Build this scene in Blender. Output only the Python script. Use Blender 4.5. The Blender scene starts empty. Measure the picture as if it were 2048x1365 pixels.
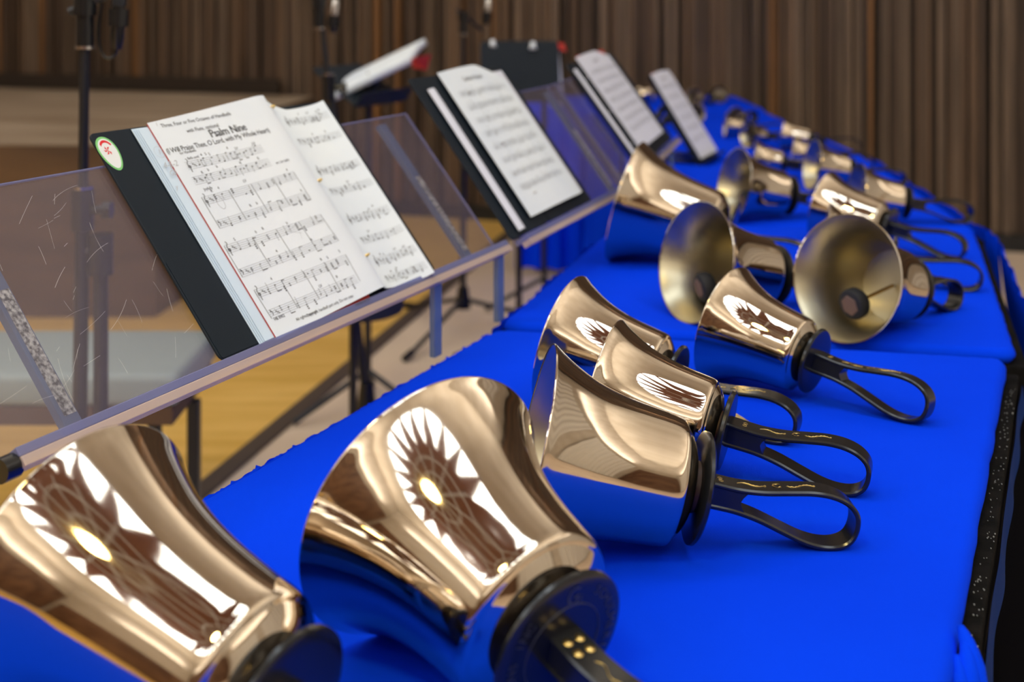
import bpy, bmesh, math, random
from mathutils import Vector, Matrix
random.seed(7)
SC = bpy.context.scene
COL = SC.collection
R = math.radians
F_PX, CAM_Z, HOR, T = 2550.0, 1.27, -10.0, 0.75

# ------------------------------------------------------------------ helpers
def on_z(px, py, z):
    """point of the horizontal plane z seen at photograph pixel px, py"""
    y = (CAM_Z - z) * F_PX / (py - HOR)
    return Vector(((px - 1024) / F_PX * y, y, z))

def tag(o, label=None, cat=None, group=None, kind=None):
    if label: o['label'] = label
    if cat: o['category'] = cat
    if group: o['group'] = group
    if kind: o['kind'] = kind
    return o

def empty(name, loc, rz=0.0, label=None, cat=None, group=None):
    o = bpy.data.objects.new(name, None)
    o.empty_display_size = 0.05
    o.location = loc; o.rotation_euler = (0, 0, rz)
    COL.objects.link(o)
    return tag(o, label, cat, group)

class MB:
    """collects verts and faces for one mesh object"""
    def __init__(s): s.v = []; s.f = []; s.m = []
    def add(s, verts, faces, mi=0):
        b = len(s.v); s.v += [tuple(q) for q in verts]
        for f in faces: s.f.append([i + b for i in f]); s.m.append(mi)
        return s
    def box(s, c, size, M=None, mi=0):
        x, y, z = [k / 2 for k in size]; c = Vector(c)
        vs = [Vector((i, j, k)) for k in (-z, z) for j in (-y, y) for i in (-x, x)]
        vs = [(M @ q if M else q) + c for q in vs]
        return s.add(vs, [(0, 2, 3, 1), (4, 5, 7, 6), (0, 1, 5, 4), (2, 6, 7, 3), (0, 4, 6, 2), (1, 3, 7, 5)], mi)
    def tube(s, pts, r, n=12, cap=True, mi=0):
        pts = [Vector(p) for p in pts]; L = len(pts)
        rs = r if isinstance(r, (list, tuple)) else [r] * L
        t0 = (pts[1] - pts[0]).normalized()
        up = Vector((0, 0, 1)) if abs(t0.z) < .9 else Vector((1, 0, 0))
        a = t0.cross(up).normalized(); vs = []
        for i, p in enumerate(pts):
            t = (pts[min(i + 1, L - 1)] - pts[max(i - 1, 0)])
            if t.length < 1e-9: t = t0
            t.normalize()
            a = (a - t * a.dot(t))
            if a.length < 1e-6: a = t.orthogonal()
            a.normalize(); b = t.cross(a)
            for k in range(n):
                w = 2 * math.pi * k / n
                vs.append(p + (a * math.cos(w) + b * math.sin(w)) * rs[i])
        fs = []
        for i in range(L - 1):
            for k in range(n):
                k2 = (k + 1) % n
                fs.append((i * n + k, i * n + k2, (i + 1) * n + k2, (i + 1) * n + k))
        if cap:
            fs.append(tuple(range(n - 1, -1, -1))); fs.append(tuple((L - 1) * n + k for k in range(n)))
        return s.add(vs, fs, mi)
    def lathe(s, prof, n=96, mi=0, mis=None):
        """prof: list of (t along +X, r)"""
        vs = []; fs = []
        for (t, r) in prof:
            for k in range(n):
                w = 2 * math.pi * k / n
                vs.append((t, r * math.cos(w), r * math.sin(w)))
        b = len(s.v); s.v += vs
        for i in range(len(prof) - 1):
            for k in range(n):
                k2 = (k + 1) % n
                s.f.append([b + i * n + k, b + i * n + k2, b + (i + 1) * n + k2, b + (i + 1) * n + k])
                s.m.append(mis[i] if mis else mi)
        return s
    def prism(s, poly, y0, y1, mi=0):
        """poly in x,z extruded along y"""
        n = len(poly)
        vs = [(p[0], y0, p[1]) for p in poly] + [(p[0], y1, p[1]) for p in poly]
        fs = [tuple(range(n)), tuple(range(2 * n - 1, n - 1, -1))]
        for i in range(n):
            j = (i + 1) % n; fs.append((j, i, i + n, j + n))
        return s.add(vs, fs, mi)
    def xform(s, M):
        s.v = [tuple(M @ Vector(q)) for q in s.v]; return s
    def build(s, name, mats, parent=None, smooth=False, bevel=0, sub=0, angle=None, label=None, segs=2):
        me = bpy.data.meshes.new(name); me.from_pydata(s.v, [], s.f)
        if not isinstance(mats, (list, tuple)): mats = [mats]
        for m in mats: me.materials.append(m)
        for p, mi in zip(me.polygons, s.m): p.material_index = mi
        bm = bmesh.new(); bm.from_mesh(me); bmesh.ops.remove_doubles(bm, verts=bm.verts, dist=1e-6)
        bmesh.ops.recalc_face_normals(bm, faces=bm.faces); bm.to_mesh(me); bm.free()
        if smooth:
            for p in me.polygons: p.use_smooth = True
            if angle:
                me.set_sharp_from_angle(angle=R(angle))
        o = bpy.data.objects.new(name, me); COL.objects.link(o)
        if parent: o.parent = parent
        if bevel:
            m = o.modifiers.new('bevel', 'BEVEL'); m.width = bevel; m.segments = segs; m.limit_method = 'ANGLE'; m.angle_limit = R(40)
        if sub:
            m = o.modifiers.new('sub', 'SUBSURF'); m.levels = sub; m.render_levels = sub
        if label: o['label'] = label
        return o

def crom(P, n=8, closed=False):
    """Catmull-Rom through tuples"""
    out = []; L = len(P)
    rng = range(L) if closed else range(L - 1)
    for i in rng:
        p = [P[(i + k) % L] if closed else P[min(max(i + k, 0), L - 1)] for k in (-1, 0, 1, 2)]
        for j in range(n):
            t = j / n
            out.append(tuple(0.5 * ((2 * b) + (-a + c) * t + (2 * a - 5 * b + 4 * c - d) * t * t + (-a + 3 * b - 3 * c + d) * t ** 3)
                             for a, b, c, d in zip(*p)))
    if not closed: out.append(tuple(P[-1]))
    return out

def text_mesh(txt, size, spacing=1.0, shear=0.0):
    """flat polygons (x,y) of a line of text, origin at its centre, returned as (verts, faces)"""
    cu = bpy.data.curves.new('txt', 'FONT'); cu.body = txt; cu.size = size; cu.align_x = 'CENTER'; cu.align_y = 'CENTER'
    cu.space_character = spacing; cu.shear = shear; cu.resolution_u = 2
    ob = bpy.data.objects.new('txt', cu); COL.objects.link(ob)
    bpy.context.view_layer.update()
    dg = bpy.context.evaluated_depsgraph_get()
    me = bpy.data.meshes.new_from_object(ob.evaluated_get(dg))
    vs = [tuple(v.co) for v in me.vertices]; fs = [tuple(p.vertices) for p in me.polygons]
    bpy.data.objects.remove(ob); bpy.data.meshes.remove(me); bpy.data.curves.remove(cu)
    return vs, fs

# ------------------------------------------------------------------ materials
def mat(name, col, rough=.5, metal=0, spec=.5, **kw):
    m = bpy.data.materials.new(name); m.use_nodes = True
    b = m.node_tree.nodes['Principled BSDF']
    b.inputs['Base Color'].default_value = (*col, 1)
    b.inputs['Roughness'].default_value = rough; b.inputs['Metallic'].default_value = metal
    b.inputs['Specular IOR Level'].default_value = spec
    for k, v in kw.items(): b.inputs[k].default_value = v
    return m

def noisy(m, c1, c2, scale, detail=3, vec_scale=(1, 1, 1), bump=0, bump_scale=None, p0=.35, p1=.65, coord='Object'):
    nt = m.node_tree; N = nt.nodes; L = nt.links; b = N['Principled BSDF']
    tc = N.new('ShaderNodeTexCoord'); mp = N.new('ShaderNodeMapping'); mp.inputs['Scale'].default_value = vec_scale
    L.new(tc.outputs[coord], mp.inputs['Vector'])
    no = N.new('ShaderNodeTexNoise'); no.inputs['Scale'].default_value = scale; no.inputs['Detail'].default_value = detail
    L.new(mp.outputs[0], no.inputs['Vector'])
    cr = N.new('ShaderNodeValToRGB'); cr.color_ramp.elements[0].position = p0; cr.color_ramp.elements[1].position = p1
    cr.color_ramp.elements[0].color = (*c1, 1); cr.color_ramp.elements[1].color = (*c2, 1)
    L.new(no.outputs['Fac'], cr.inputs[0]); L.new(cr.outputs[0], b.inputs['Base Color'])
    if bump:
        n2 = N.new('ShaderNodeTexNoise'); n2.inputs['Scale'].default_value = bump_scale or scale * 4
        L.new(mp.outputs[0], n2.inputs['Vector'])
        bp = N.new('ShaderNodeBump'); bp.inputs['Strength'].default_value = bump; bp.inputs['Distance'].default_value = .002
        L.new(n2.outputs['Fac'], bp.inputs['Height']); L.new(bp.outputs[0], b.inputs['Normal'])
    return m

def emis(name, col, s):
    m = bpy.data.materials.new(name); m.use_nodes = True; nt = m.node_tree; nt.nodes.clear()
    e = nt.nodes.new('ShaderNodeEmission'); o = nt.nodes.new('ShaderNodeOutputMaterial')
    e.inputs[0].default_value = (*col, 1); e.inputs[1].default_value = s; nt.links.new(e.outputs[0], o.inputs[0]); return m

BRONZE = mat('polished_bronze', (.67, .575, .46), .055, 1.0)
def bronze_detail(m, r0, r1):
    nt = m.node_tree; N = nt.nodes; L = nt.links; b = N['Principled BSDF']
    tc = N.new('ShaderNodeTexCoord'); no = N.new('ShaderNodeTexNoise'); no.inputs['Scale'].default_value = 14; no.inputs['Detail'].default_value = 5
    L.new(tc.outputs['Object'], no.inputs['Vector'])
    mr = N.new('ShaderNodeMapRange'); mr.inputs['From Min'].default_value = .35; mr.inputs['From Max'].default_value = .7
    mr.inputs['To Min'].default_value = r0; mr.inputs['To Max'].default_value = r1
    L.new(no.outputs['Fac'], mr.inputs['Value']); L.new(mr.outputs[0], b.inputs['Roughness'])
    wv = N.new('ShaderNodeTexWave'); wv.inputs['Scale'].default_value = 210; wv.inputs['Distortion'].default_value = .6; wv.bands_direction = 'X'
    L.new(tc.outputs['Object'], wv.inputs['Vector'])
    bp = N.new('ShaderNodeBump'); bp.inputs['Strength'].default_value = .0025; bp.inputs['Distance'].default_value = .0006
    L.new(wv.outputs['Fac'], bp.inputs['Height']); L.new(bp.outputs[0], b.inputs['Normal'])
bronze_detail(BRONZE, .03, .10)
BRONZE_IN = mat('satin_bronze_interior', (.50, .45, .32), .34, 1.0)
BLACKP = mat('black_plastic', (.010, .011, .013), .22, 0, .5)
BLACKM = mat('engraved_grey', (.05, .055, .065), .4)
GOLD = mat('gold_inlay', (.85, .62, .22), .3, 1.0)
BRASS = mat('brass_rod', (.75, .5, .18), .25, 1.0)
WOODF = mat('brown_felt_face', (.17, .105, .085), .8)
FELT = mat('black_felt', (.012, .013, .018), .7)
COLLAR = mat('brown_leather_washer', (.06, .025, .012), .5)

BLUE = mat('royal_blue_cloth', (.0004, .05, .9), .85, 0, .04)
def cloth_nodes(m, c1, c2):
    noisy(m, c1, c2, 2.5, 4, p0=.3, p1=.7)
    nt = m.node_tree; N = nt.nodes; L = nt.links; b = N['Principled BSDF']
    tc = [n for n in N if n.type == 'TEX_COORD'][0]
    wx = N.new('ShaderNodeTexWave'); wx.inputs['Scale'].default_value = 260; wx.bands_direction = 'X'
    wy = N.new('ShaderNodeTexWave'); wy.inputs['Scale'].default_value = 260; wy.bands_direction = 'Y'
    L.new(tc.outputs['Object'], wx.inputs['Vector']); L.new(tc.outputs['Object'], wy.inputs['Vector'])
    ad = N.new('ShaderNodeMath'); L.new(wx.outputs['Fac'], ad.inputs[0]); L.new(wy.outputs['Fac'], ad.inputs[1])
    n2 = N.new('ShaderNodeTexNoise'); n2.inputs['Scale'].default_value = 6; L.new(tc.outputs['Object'], n2.inputs['Vector'])
    b1 = N.new('ShaderNodeBump'); b1.inputs['Strength'].default_value = .25; b1.inputs['Distance'].default_value = .006
    L.new(n2.outputs['Fac'], b1.inputs['Height'])
    b2 = N.new('ShaderNodeBump'); b2.inputs['Strength'].default_value = .35; b2.inputs['Distance'].default_value = .0004
    L.new(ad.outputs[0], b2.inputs['Height']); L.new(b1.outputs[0], b2.inputs['Normal']); L.new(b2.outputs[0], b.inputs['Normal'])
    b.inputs['Sheen Weight'].default_value = 0.0
cloth_nodes(BLUE, (.0003, .043, .86), (.0005, .053, .97))
BLKTOP = noisy(mat('black_table_edge', (.012, .011, .010), .95, 0, .05), (.005, .005, .005), (.010, .009, .009), 40, bump=.5)
VELCRO = mat('velcro_fleck', (.25, .27, .28), .4)
STEEL_BLACK = mat('black_painted_steel', (.010, .012, .018), .35, 0, .5)
CHROME = mat('bright_metal', (.7, .7, .72), .2, 1)
PAPER = noisy(mat('white_paper', (.80, .83, .88), .75), (.74, .82, .93), (.80, .87, .95), 9)
PAPER_PINK = noisy(mat('warm_white_paper', (.82, .78, .80), .75), (.75, .82, .93), (.80, .86, .95), 7)
PAPER_BLUE = mat('cool_white_paper', (.62, .76, .93), .7)
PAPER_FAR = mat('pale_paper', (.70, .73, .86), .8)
RED = mat('red_card', (.55, .03, .02), .6)
BINDER = mat('black_binder_vinyl', (.009, .016, .026), .5, 0, .22)
INK = mat('black_ink', (.07, .07, .08), .8)
INKG = mat('grey_staff_ink', (.36, .38, .42), .8)
PENCIL = mat('pencil_grey', (.46, .47, .52), .8)
FROST = noisy(mat('frosted_glue_strip', (.3, .31, .32), .55), (.10, .10, .11), (.62, .62, .60), 220, 2, bump=.8, bump_scale=300)

def acrylic(name, tint, haze_col, haze, rough=.03):
    m = bpy.data.materials.new(name); m.use_nodes = True; nt = m.node_tree; N = nt.nodes; L = nt.links; N.clear()
    o = N.new('ShaderNodeOutputMaterial'); tr = N.new('ShaderNodeBsdfTransparent'); tr.inputs[0].default_value = (*tint, 1)
    df = N.new('ShaderNodeBsdfDiffuse'); df.inputs[0].default_value = (*haze_col, 1)
    gl = N.new('ShaderNodeBsdfGlossy'); gl.inputs['Roughness'].default_value = rough
    fr = N.new('ShaderNodeFresnel'); fr.inputs[0].default_value = 1.49
    geo = N.new('ShaderNodeNewGeometry')
    # keep the same fresnel on both sides of the sheet
    m1 = N.new('ShaderNodeMixShader'); m1.inputs[0].default_value = haze
    L.new(tr.outputs[0], m1.inputs[1]); L.new(df.outputs[0], m1.inputs[2])
    lw = N.new('ShaderNodeLayerWeight'); lw.inputs['Blend'].default_value = .5
    pw = N.new('ShaderNodeMath'); pw.operation = 'POWER'; pw.inputs[1].default_value = 4.0; L.new(lw.outputs['Facing'], pw.inputs[0])
    ma = N.new('ShaderNodeMath'); ma.operation = 'MULTIPLY_ADD'; ma.inputs[1].default_value = .55; ma.inputs[2].default_value = .035; L.new(pw.outputs[0], ma.inputs[0])
    m2 = N.new('ShaderNodeMixShader'); L.new(ma.outputs[0], m2.inputs[0]); L.new(m1.outputs[0], m2.inputs[1]); L.new(gl.outputs[0], m2.inputs[2])
    L.new(m2.outputs[0], o.inputs[0]); N.remove(fr); N.remove(geo)
    return m
ACR = acrylic('clear_scratched_acrylic', (.90, .90, .95), (.40, .34, .44), .085, .08)
ACR_EDGE = acrylic('acrylic_edge', (.55, .58, .78), (.30, .32, .60), .45, .15)
ACR_LIP = acrylic('acrylic_lip', (.80, .74, .72), (.78, .62, .55), .55, .15)
ACR_POST = acrylic('acrylic_post', (.45, .55, .72), (.20, .30, .48), .5, .12)
SCRATCH = mat('scratch_white', (.8, .8, .82), .5)

# ------------------------------------------------------------------ camera
cam = bpy.data.cameras.new('camera'); co = bpy.data.objects.new('camera', cam); COL.objects.link(co)
co.location = (0, 0, CAM_Z); co.rotation_euler = (R(90), 0, 0)
cam.sensor_width = 36; cam.lens = F_PX / 2048 * 36; cam.shift_y = -(682.5 - HOR) / 2048
cam.clip_start = .05
cam.dof.use_dof = True; cam.dof.focus_distance = 1.30; cam.dof.aperture_fstop = 4.2
SC.camera = co
SC.view_settings.view_transform = 'Standard'; SC.view_settings.look = 'None'; SC.view_settings.gamma = 1
SC.view_settings.exposure = 0.52; SC.view_settings.use_curve_mapping = False

# ------------------------------------------------------------------ the hall
WALL_Z = 5.2
WA, WB = Vector((-6.2, 9.2, 0)), Vector((4.6, 5.66, 0))   # slatted wall line
wd = (WB - WA).normalized(); wn = Vector((wd.y, -wd.x, 0));
if wn.y > 0: wn = -wn
wlen = (WB - WA).length
rng = random.Random(11)
WOODS = [noisy(mat('walnut_slat_%s' % n, c, .55), tuple(k * .75 for k in c), tuple(k * 1.25 for k in c), 3, 4, (6, 6, .5))
         for n, c in (('brown', (.112, .066, .038)), ('dark', (.064, .038, .024)), ('grey', (.135, .090, .060)), ('orange', (.180, .082, .026)))]
BACKB = mat('dark_wall_backing', (.022, .012, .006), .8)
wroot = empty('wall_back', (0, 0, 0)); tag(wroot, kind='structure')
b = MB(); M = Matrix((wd, wn, Vector((0, 0, 1)))).transposed()
b.box((WA + WB) / 2 - wn * .06 + Vector((0, 0, WALL_Z / 2)), (wlen, .08, WALL_Z), M)
b.build('backing_panel', BACKB, wroot)
sb = MB(); x = 0.02
while x < wlen - .1:
    w = rng.choice((.018, .022, .026, .032, .040)); dpt = rng.choice((.02, .03, .045, .06)); mi = rng.choices((0, 1, 2, 3), (5, 3, 4, 1))[0]
    sb.box(WA + wd * (x + w / 2) + wn * (dpt / 2 - .02) + Vector((0, 0, .08 + (WALL_Z - .08) / 2)), (w, dpt, WALL_Z - .08), M, mi)
    x += w + rng.choice((.002, .004, .008, .012, .03))
s_ = sb.build('slat_cladding', WOODS, wroot)
b = MB(); b.box((WA + WB) / 2 + wn * .045 + Vector((0, 0, .04)), (wlen, .03, .08), M)
tag(b.build('baseboard_back', mat('black_baseboard', (.008, .008, .009), .5)), kind='structure')

# floor: honey wood near the left, beige beyond a dark threshold strip
FLOOR_B = noisy(mat('beige_floor', (.56, .43, .32), .45), (.64, .50, .39), (.74, .60, .47), 1.5, 4)
FLOOR_W = mat('honey_wood_floor', (.55, .33, .08), .38)
noisy(FLOOR_W, (.66, .40, .085), (.82, .52, .15), 2.2, 5, (1.0, 7, 1))
e1, e2 = on_z(500, 905, 0), on_z(862, 600, 0)
dv = (e2 - e1).normalized(); far_pt = e1 + dv * 4.2; near_pt = e1 - dv * 9.0
b = MB(); b.add([(-6.2, -6, 0), (5, -6, 0), (5, 9.4, 0), (-6.2, 9.4, 0)], [(0, 1, 2, 3)])
tag(b.build('floor', FLOOR_B), kind='structure')
b = MB(); zz = .004
b.add([(near_pt.x, near_pt.y, zz), (far_pt.x, far_pt.y, zz), (-6.2, far_pt.y, zz), (-6.2, near_pt.y, zz)], [(0, 1, 2, 3)])
tag(b.build('trim_1', FLOOR_W), kind='structure')
b = MB(); sdv = Vector((dv.y, -dv.x, 0)); mid = (near_pt + far_pt) / 2
Mf = Matrix((dv, sdv, Vector((0, 0, 1)))).transposed()
b.box(mid + Vector((0, 0, .006)), ((far_pt - near_pt).length, .055, .012), Mf)
tag(b.build('trim_2', mat('dark_floor_strip', (.075, .055, .045), .5), bevel=.003), kind='structure')

# low stage riser at the left
b = MB(); RZ = .68
ry = lambda X: 8.05 + (X + 3.2) * -.328
ro = [(-6.15, 5.0), (-1.40, 5.0), (-1.15, 7.42), (-6.15, 9.05)]
b.add([(p[0], p[1], 0) for p in ro] + [(p[0], p[1], RZ) for p in ro],
      [(4, 5, 6, 7)], 0)
b.add(b.v[:8], [(0, 1, 5, 4), (1, 2, 6, 5), (2, 3, 7, 6), (3, 0, 4, 7), (0, 3, 2, 1)], 1)
RIS_T = noisy(mat('pale_riser_top', (.42, .33, .25), .5), (.26, .19, .13), (.42, .34, .26), 1.2, 4, (1, 4, 1))
RIS_F = noisy(mat('brown_riser_face', (.13, .075, .04), .5), (.075, .042, .026), (.125, .07, .036), 1.6, 4, (1, 1, 6))
tag(b.build('stage_riser', [RIS_T, RIS_F]), 'long low stage riser with pale top and brown wooden face by the slatted wall', 'stage')

b = MB(); pa, pb = WA + wd * .1, WA + wd * 5.1; b.box((pa + pb) / 2 + wn * .07 + Vector((0, 0, RZ + .045)), ((pb - pa).length, .03, .088), M)
tag(b.build('trim_3', BACKB), kind='structure')

# other walls, ceiling
PLAST = noisy(mat('warm_plaster', (.55, .50, .43), .8), (.50, .45, .38), (.58, .53, .46), 2)
b = MB(); b.box((-6.3, 1.6, WALL_Z / 2), (.2, 15.4, WALL_Z)); tag(b.build('wall_left', PLAST), kind='structure')
b = MB(); b.box((5.0, -.1, WALL_Z / 2), (.2, 12, WALL_Z)); tag(b.build('wall_right', PLAST), kind='structure')
b = MB(); b.box((-.6, -6.1, WALL_Z / 2), (11.4, .2, WALL_Z)); tag(b.build('wall_front', PLAST), kind='structure')
WAIN = noisy(mat('brown_wood_wainscot', (.16, .085, .05), .5), (.10, .05, .028), (.22, .12, .07), 1.5, 4, (3, 3, .6))
b = MB(); b.box((-.6, -5.97, 1.6), (11.1, .05, 3.2)); tag(b.build('trim_4', WAIN), kind='structure')
b = MB(); b.box((-6.17, -.4, 1.0), (.05, 10.5, 2.0)); tag(b.build('trim_5', WAIN), kind='structure')
CEIL = noisy(mat('ceiling_paint', (.50, .45, .37), .8), (.46, .41, .33), (.55, .50, .42), 1)
b = MB(); b.box((-.6, 1.6, WALL_Z + .05), (11.4, 15.6, .1)); tag(b.build('ceiling', CEIL), kind='structure')
# ceiling: ring of bright skylight wedges round a brown disc with a warm lamp
SKY = emis('skylight_daylight', (.86, .94, 1.0), 5.0)
LAMP = emis('warm_lamp', (1.0, .78, .30), 38.0)
BRWN = mat('brown_ceiling_disc', (.20, .09, .06), .5)
def skylight_ring(cx, cy, r0, r1, n, z, label):
    root = empty('skylight', (cx, cy, z), 0, label, 'skylight'); root.scale = (1.25, 1, 1)
    for k in range(n):
        a0, a1 = 2 * math.pi * (k + .08) / n, 2 * math.pi * (k + .92) / n; am = (a0 + a1) / 2
        m = MB(); pts = [(r1 * math.cos(a), r1 * math.sin(a), 0) for a in (a0, am, a1)] + [(r0 * math.cos(am), r0 * math.sin(am), 0)]
        m.add(pts, [(3, 2, 1, 0)]); m.build('pane', SKY, root)
    m = MB(); m.tube([(0, 0, .03), (0, 0, .06)], r1 * 1.02, 48); m.build('disc', BRWN, root)
    m = MB(); n2 = 12
    for k in range(n2):
        a = 2 * math.pi * k / n2; m.tube([(0, 0, -.01), (r0 * .95 * math.cos(a), r0 * .95 * math.sin(a), -.01)], .03, 6)
    for rr in (.45, .75): m.tube([(r0 * rr * math.cos(2 * math.pi * k / 40), r0 * rr * math.sin(2 * math.pi * k / 40), -.01) for k in range(41)], .03, 6)
    m.build('radial_wire', PAPER, root)
    return root
def lamp(x, y, z, r, label):
    root = empty('pendant_lamp', (x, y, z), 0, label, 'lamp')
    m = MB(); m.tube([(0, 0, .08), (0, 0, WALL_Z - z - .16)], .01, 8); m.build('cord', STEEL_BLACK, root)
    m = MB(); m.tube([(0, 0, 0), (0, 0, .06), (0, 0, .09)], [r, r * .8, r * .2], 24); m.build('shade', BRASS, root, smooth=True, angle=40)
    m = MB(); m.tube([(0, 0, -.035), (0, 0, -.002)], [r * .7, r * .9], 24); m.build('bulb', LAMP, root, smooth=True, angle=40)

skylight_ring(-1.35, -.95, 1.9, 3.1, 20, WALL_Z - .10, 'round ring of pointed skylight panes overhead')
lamp(-1.15, -.95, WALL_Z - .9, .42, 'warm lamp hanging under the ring of skylight panes')
# unseen upward area lights, added to brighten the ceiling
def fill_light(x, y, z, sx, sy, w):
    l = bpy.data.lights.new('ceiling_fill', 'AREA'); l.shape = 'RECTANGLE'; l.size = sx; l.size_y = sy; l.energy = w; l.color = (1, .98, .96)
    o = bpy.data.objects.new('ceiling_fill', l); o.location = (x, y, z); o.rotation_euler = (R(180), 0, 0); COL.objects.link(o)
for (x, y, sx, sy) in ((-5.9, .5, .3, 9), (4.6, .0, .3, 9), (-.5, -5.7, 8, .3), (-.8, 6.0, 7, .3)): fill_light(x, y, 3.6, sx, sy, 130)
CURT = mat('off_white_curtain', (.72, .71, .68), .9)
def curtain(x, y0, y1, z0, z1, label):
    vs = []; fs = []; n = int((y1 - y0) / .03)
    for j in (0, 1):
        for i in range(n + 1): vs.append((x - .05 - .05 * math.sin(i * .42) - .02 * math.sin(i * .17), y0 + (y1 - y0) * i / n, z0 if j == 0 else z1))
    for i in range(n): fs.append((i, i + 1, n + 2 + i, n + 1 + i))
    m = MB(); m.add(vs, fs); tag(m.build('curtain', CURT, smooth=True), label, 'curtain', 'off-white curtains')
curtain(4.85, -5.2, -.6, .05, 3.3, 'long off-white curtain on the right wall')
curtain(4.85, .2, 4.6, .05, 3.3, 'long off-white curtain on the right wall')


# ------------------------------------------------------------------ tables
def quad_frame(Pn_in, Pf_in, Pf_out, Pn_out):
    return [Vector((p[0], p[1], 0)) for p in (Pn_in, Pf_in, Pf_out, Pn_out)]
TAB = {
 'near':  quad_frame((-.763, .32), (-.026, 1.992), (.712, 1.832), (-.025, .158)),
 'second': quad_frame((-.019, 2.030), (.250, 2.955), (1.018, 2.800), (.738, 1.862)),
 'third': quad_frame((.252, 2.970), (.372, 4.245), (1.142, 4.215), (1.028, 2.815)),
 'fourth': quad_frame((.373, 4.260), (.365, 5.730), (1.128, 5.730), (1.145, 4.230)),
 'far':   quad_frame((.015, 5.790), (.015, 6.620), (1.150, 6.560), (1.150, 5.790)),
}
def padded_top(q, z0, z1, r=.014, jag=0, seed=0):
    """blue padded cloth top over a quad: rounded corners and rolled edges"""
    rg = random.Random(seed); c = sum(q, Vector()) / 4; mb = MB(); bd = []; rc = .03
    for i in range(4):
        p, a, bb = q[i], q[i - 1], q[(i + 1) % 4]; d0 = (a - p).normalized(); d1 = (bb - p).normalized()
        s0, s1 = p + d0 * rc, p + d1 * rc
        for k in range(9):
            t = k / 8; bd.append(s0 * (1 - t) ** 2 + p * 2 * t * (1 - t) + s1 * t * t)
        e = bb - d1 * rc; n = 46
        for k in range(1, n): bd.append(s1.lerp(e, k / n))
    N = len(bd); nr = []
    for i in range(N):
        t = (bd[(i + 1) % N] - bd[i - 1]).normalized(); o = Vector((t.y, -t.x, 0))
        if o.dot(bd[i] - c) < 0: o = -o
        nr.append(o)
    rings = []; wob = [rg.uniform(-.0010, .0010) for _ in range(N)]
    for k in range(7):
        w = math.pi / 2 * k / 6
        rings.append([(bd[i] - nr[i] * (r - r * math.sin(w) + (wob[i] if k else 0))) + Vector((0, 0, z1 - r + r * math.cos(w))) for i in range(N)])
    rings.append([(bd[i] - nr[i] * .006) + Vector((0, 0, z0)) for i in range(N)])
    vs = [p for rr in rings for p in rr]; fs = []
    for a in range(len(rings) - 1):
        for i in range(N):
            j = (i + 1) % N; fs.append((a * N + i, a * N + j, (a + 1) * N + j, (a + 1) * N + i))
    fs.append(tuple(range(N))); fs.append(tuple((len(rings) - 1) * N + i for i in range(N)))
    mb.add(vs, fs)
    return mb
def skirt(a, bb, z1, z0, amp=.012, wave=.045, seed=1, flare=.03, out=None, nz=14):
    """pleated hanging cloth from a to bb"""
    rg = random.Random(seed); d = (bb - a); L = d.length; d.normalize(); o = out or Vector((d.y, -d.x, 0))
    n = int(L / .006); cols = []
    ph = 0; prof = []
    for i in range(n + 1):
        ph += .006 / wave * 2 * math.pi * rg.uniform(.6, 1.4); prof.append(math.sin(ph))
    vs = []; fs = []
    for k in range(nz + 1):
        f = k / nz; z = z1 + (z0 - z1) * f
        for i in range(n + 1):
            amp_k = amp * (.25 + .75 * min(1, f * 3))
            p = a + d * (L * i / n) + o * (prof[i] * amp_k + flare * f + amp); vs.append((p.x, p.y, z + .004 * math.sin(i * .13)))
    for k in range(nz):
        for i in range(n):
            fs.append((k * (n + 1) + i, k * (n + 1) + i + 1, (k + 1) * (n + 1) + i + 1, (k + 1) * (n + 1) + i))
    m = MB(); m.add(vs, fs); return m

def banquet_table(q, label, over=.017, outer_only=True):
    c = sum(q, Vector()) / 4
    root = empty('folding_table', c, 0, label, 'table', 'folding tables under the blue cloths')
    loc = [p - c for p in q]
    if over:
        # black top shows beyond the pad on the players' side
        iv = (loc[0] - loc[3]).normalized() * .010
        ext = [loc[0] + iv, loc[1] + iv, loc[2] + (loc[2] - loc[1]).normalized() * over, loc[3] + (loc[3] - loc[0]).normalized() * over]
    else: ext = loc
    sh = [p * .997 for p in ext]
    m = MB(); m.add([(p.x, p.y, .690) for p in sh] + [(p.x, p.y, .7265) for p in sh], [(3, 2, 1, 0), (4, 5, 6, 7), (0, 1, 5, 4), (1, 2, 6, 5), (2, 3, 7, 6), (3, 0, 4, 7)])
    m.build('tabletop', BLKTOP, root, bevel=.003)
    for i in range(4):
        p = loc[i] * .80; g = MB(); g.tube([(p.x, p.y, 0), (p.x, p.y, .69)], .014, 10)
        g.tube([(p.x, p.y, 0), (p.x, p.y, .02)], .019, 10); g.build('leg', STEEL_BLACK, root, smooth=True, angle=40)
    return root
names = {'near': 'folding table under the nearest handbells, its black rim bare on the right',
         'second': 'second folding table, reached just past the cloth seam',
         'third': 'third folding table, carrying the small open folder on a black easel',
         'fourth': 'fourth folding table in line, under the farthest small bells',
         'far': 'crosswise folding table at the far end with a pleated blue front'}
cl = {'near': 'flat royal blue padded cloth under the nearest large handbells',
      'second': 'royal blue padded cloth beyond the seam, under the two bells showing their mouths',
      'third': 'royal blue padded cloth under the folder on the black easel',
      'fourth': 'royal blue padded cloth under the farthest small bells in the row',
      'far': 'royal blue cloth top of the crosswise far table'}
for i, (k, q) in enumerate(TAB.items()):
    banquet_table(q, names[k])
    tag(padded_top(q, .7285, T, seed=i).build('table_cloth', BLUE, smooth=True, angle=50), cl[k], 'tablecloth', 'blue cloth tops')
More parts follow.
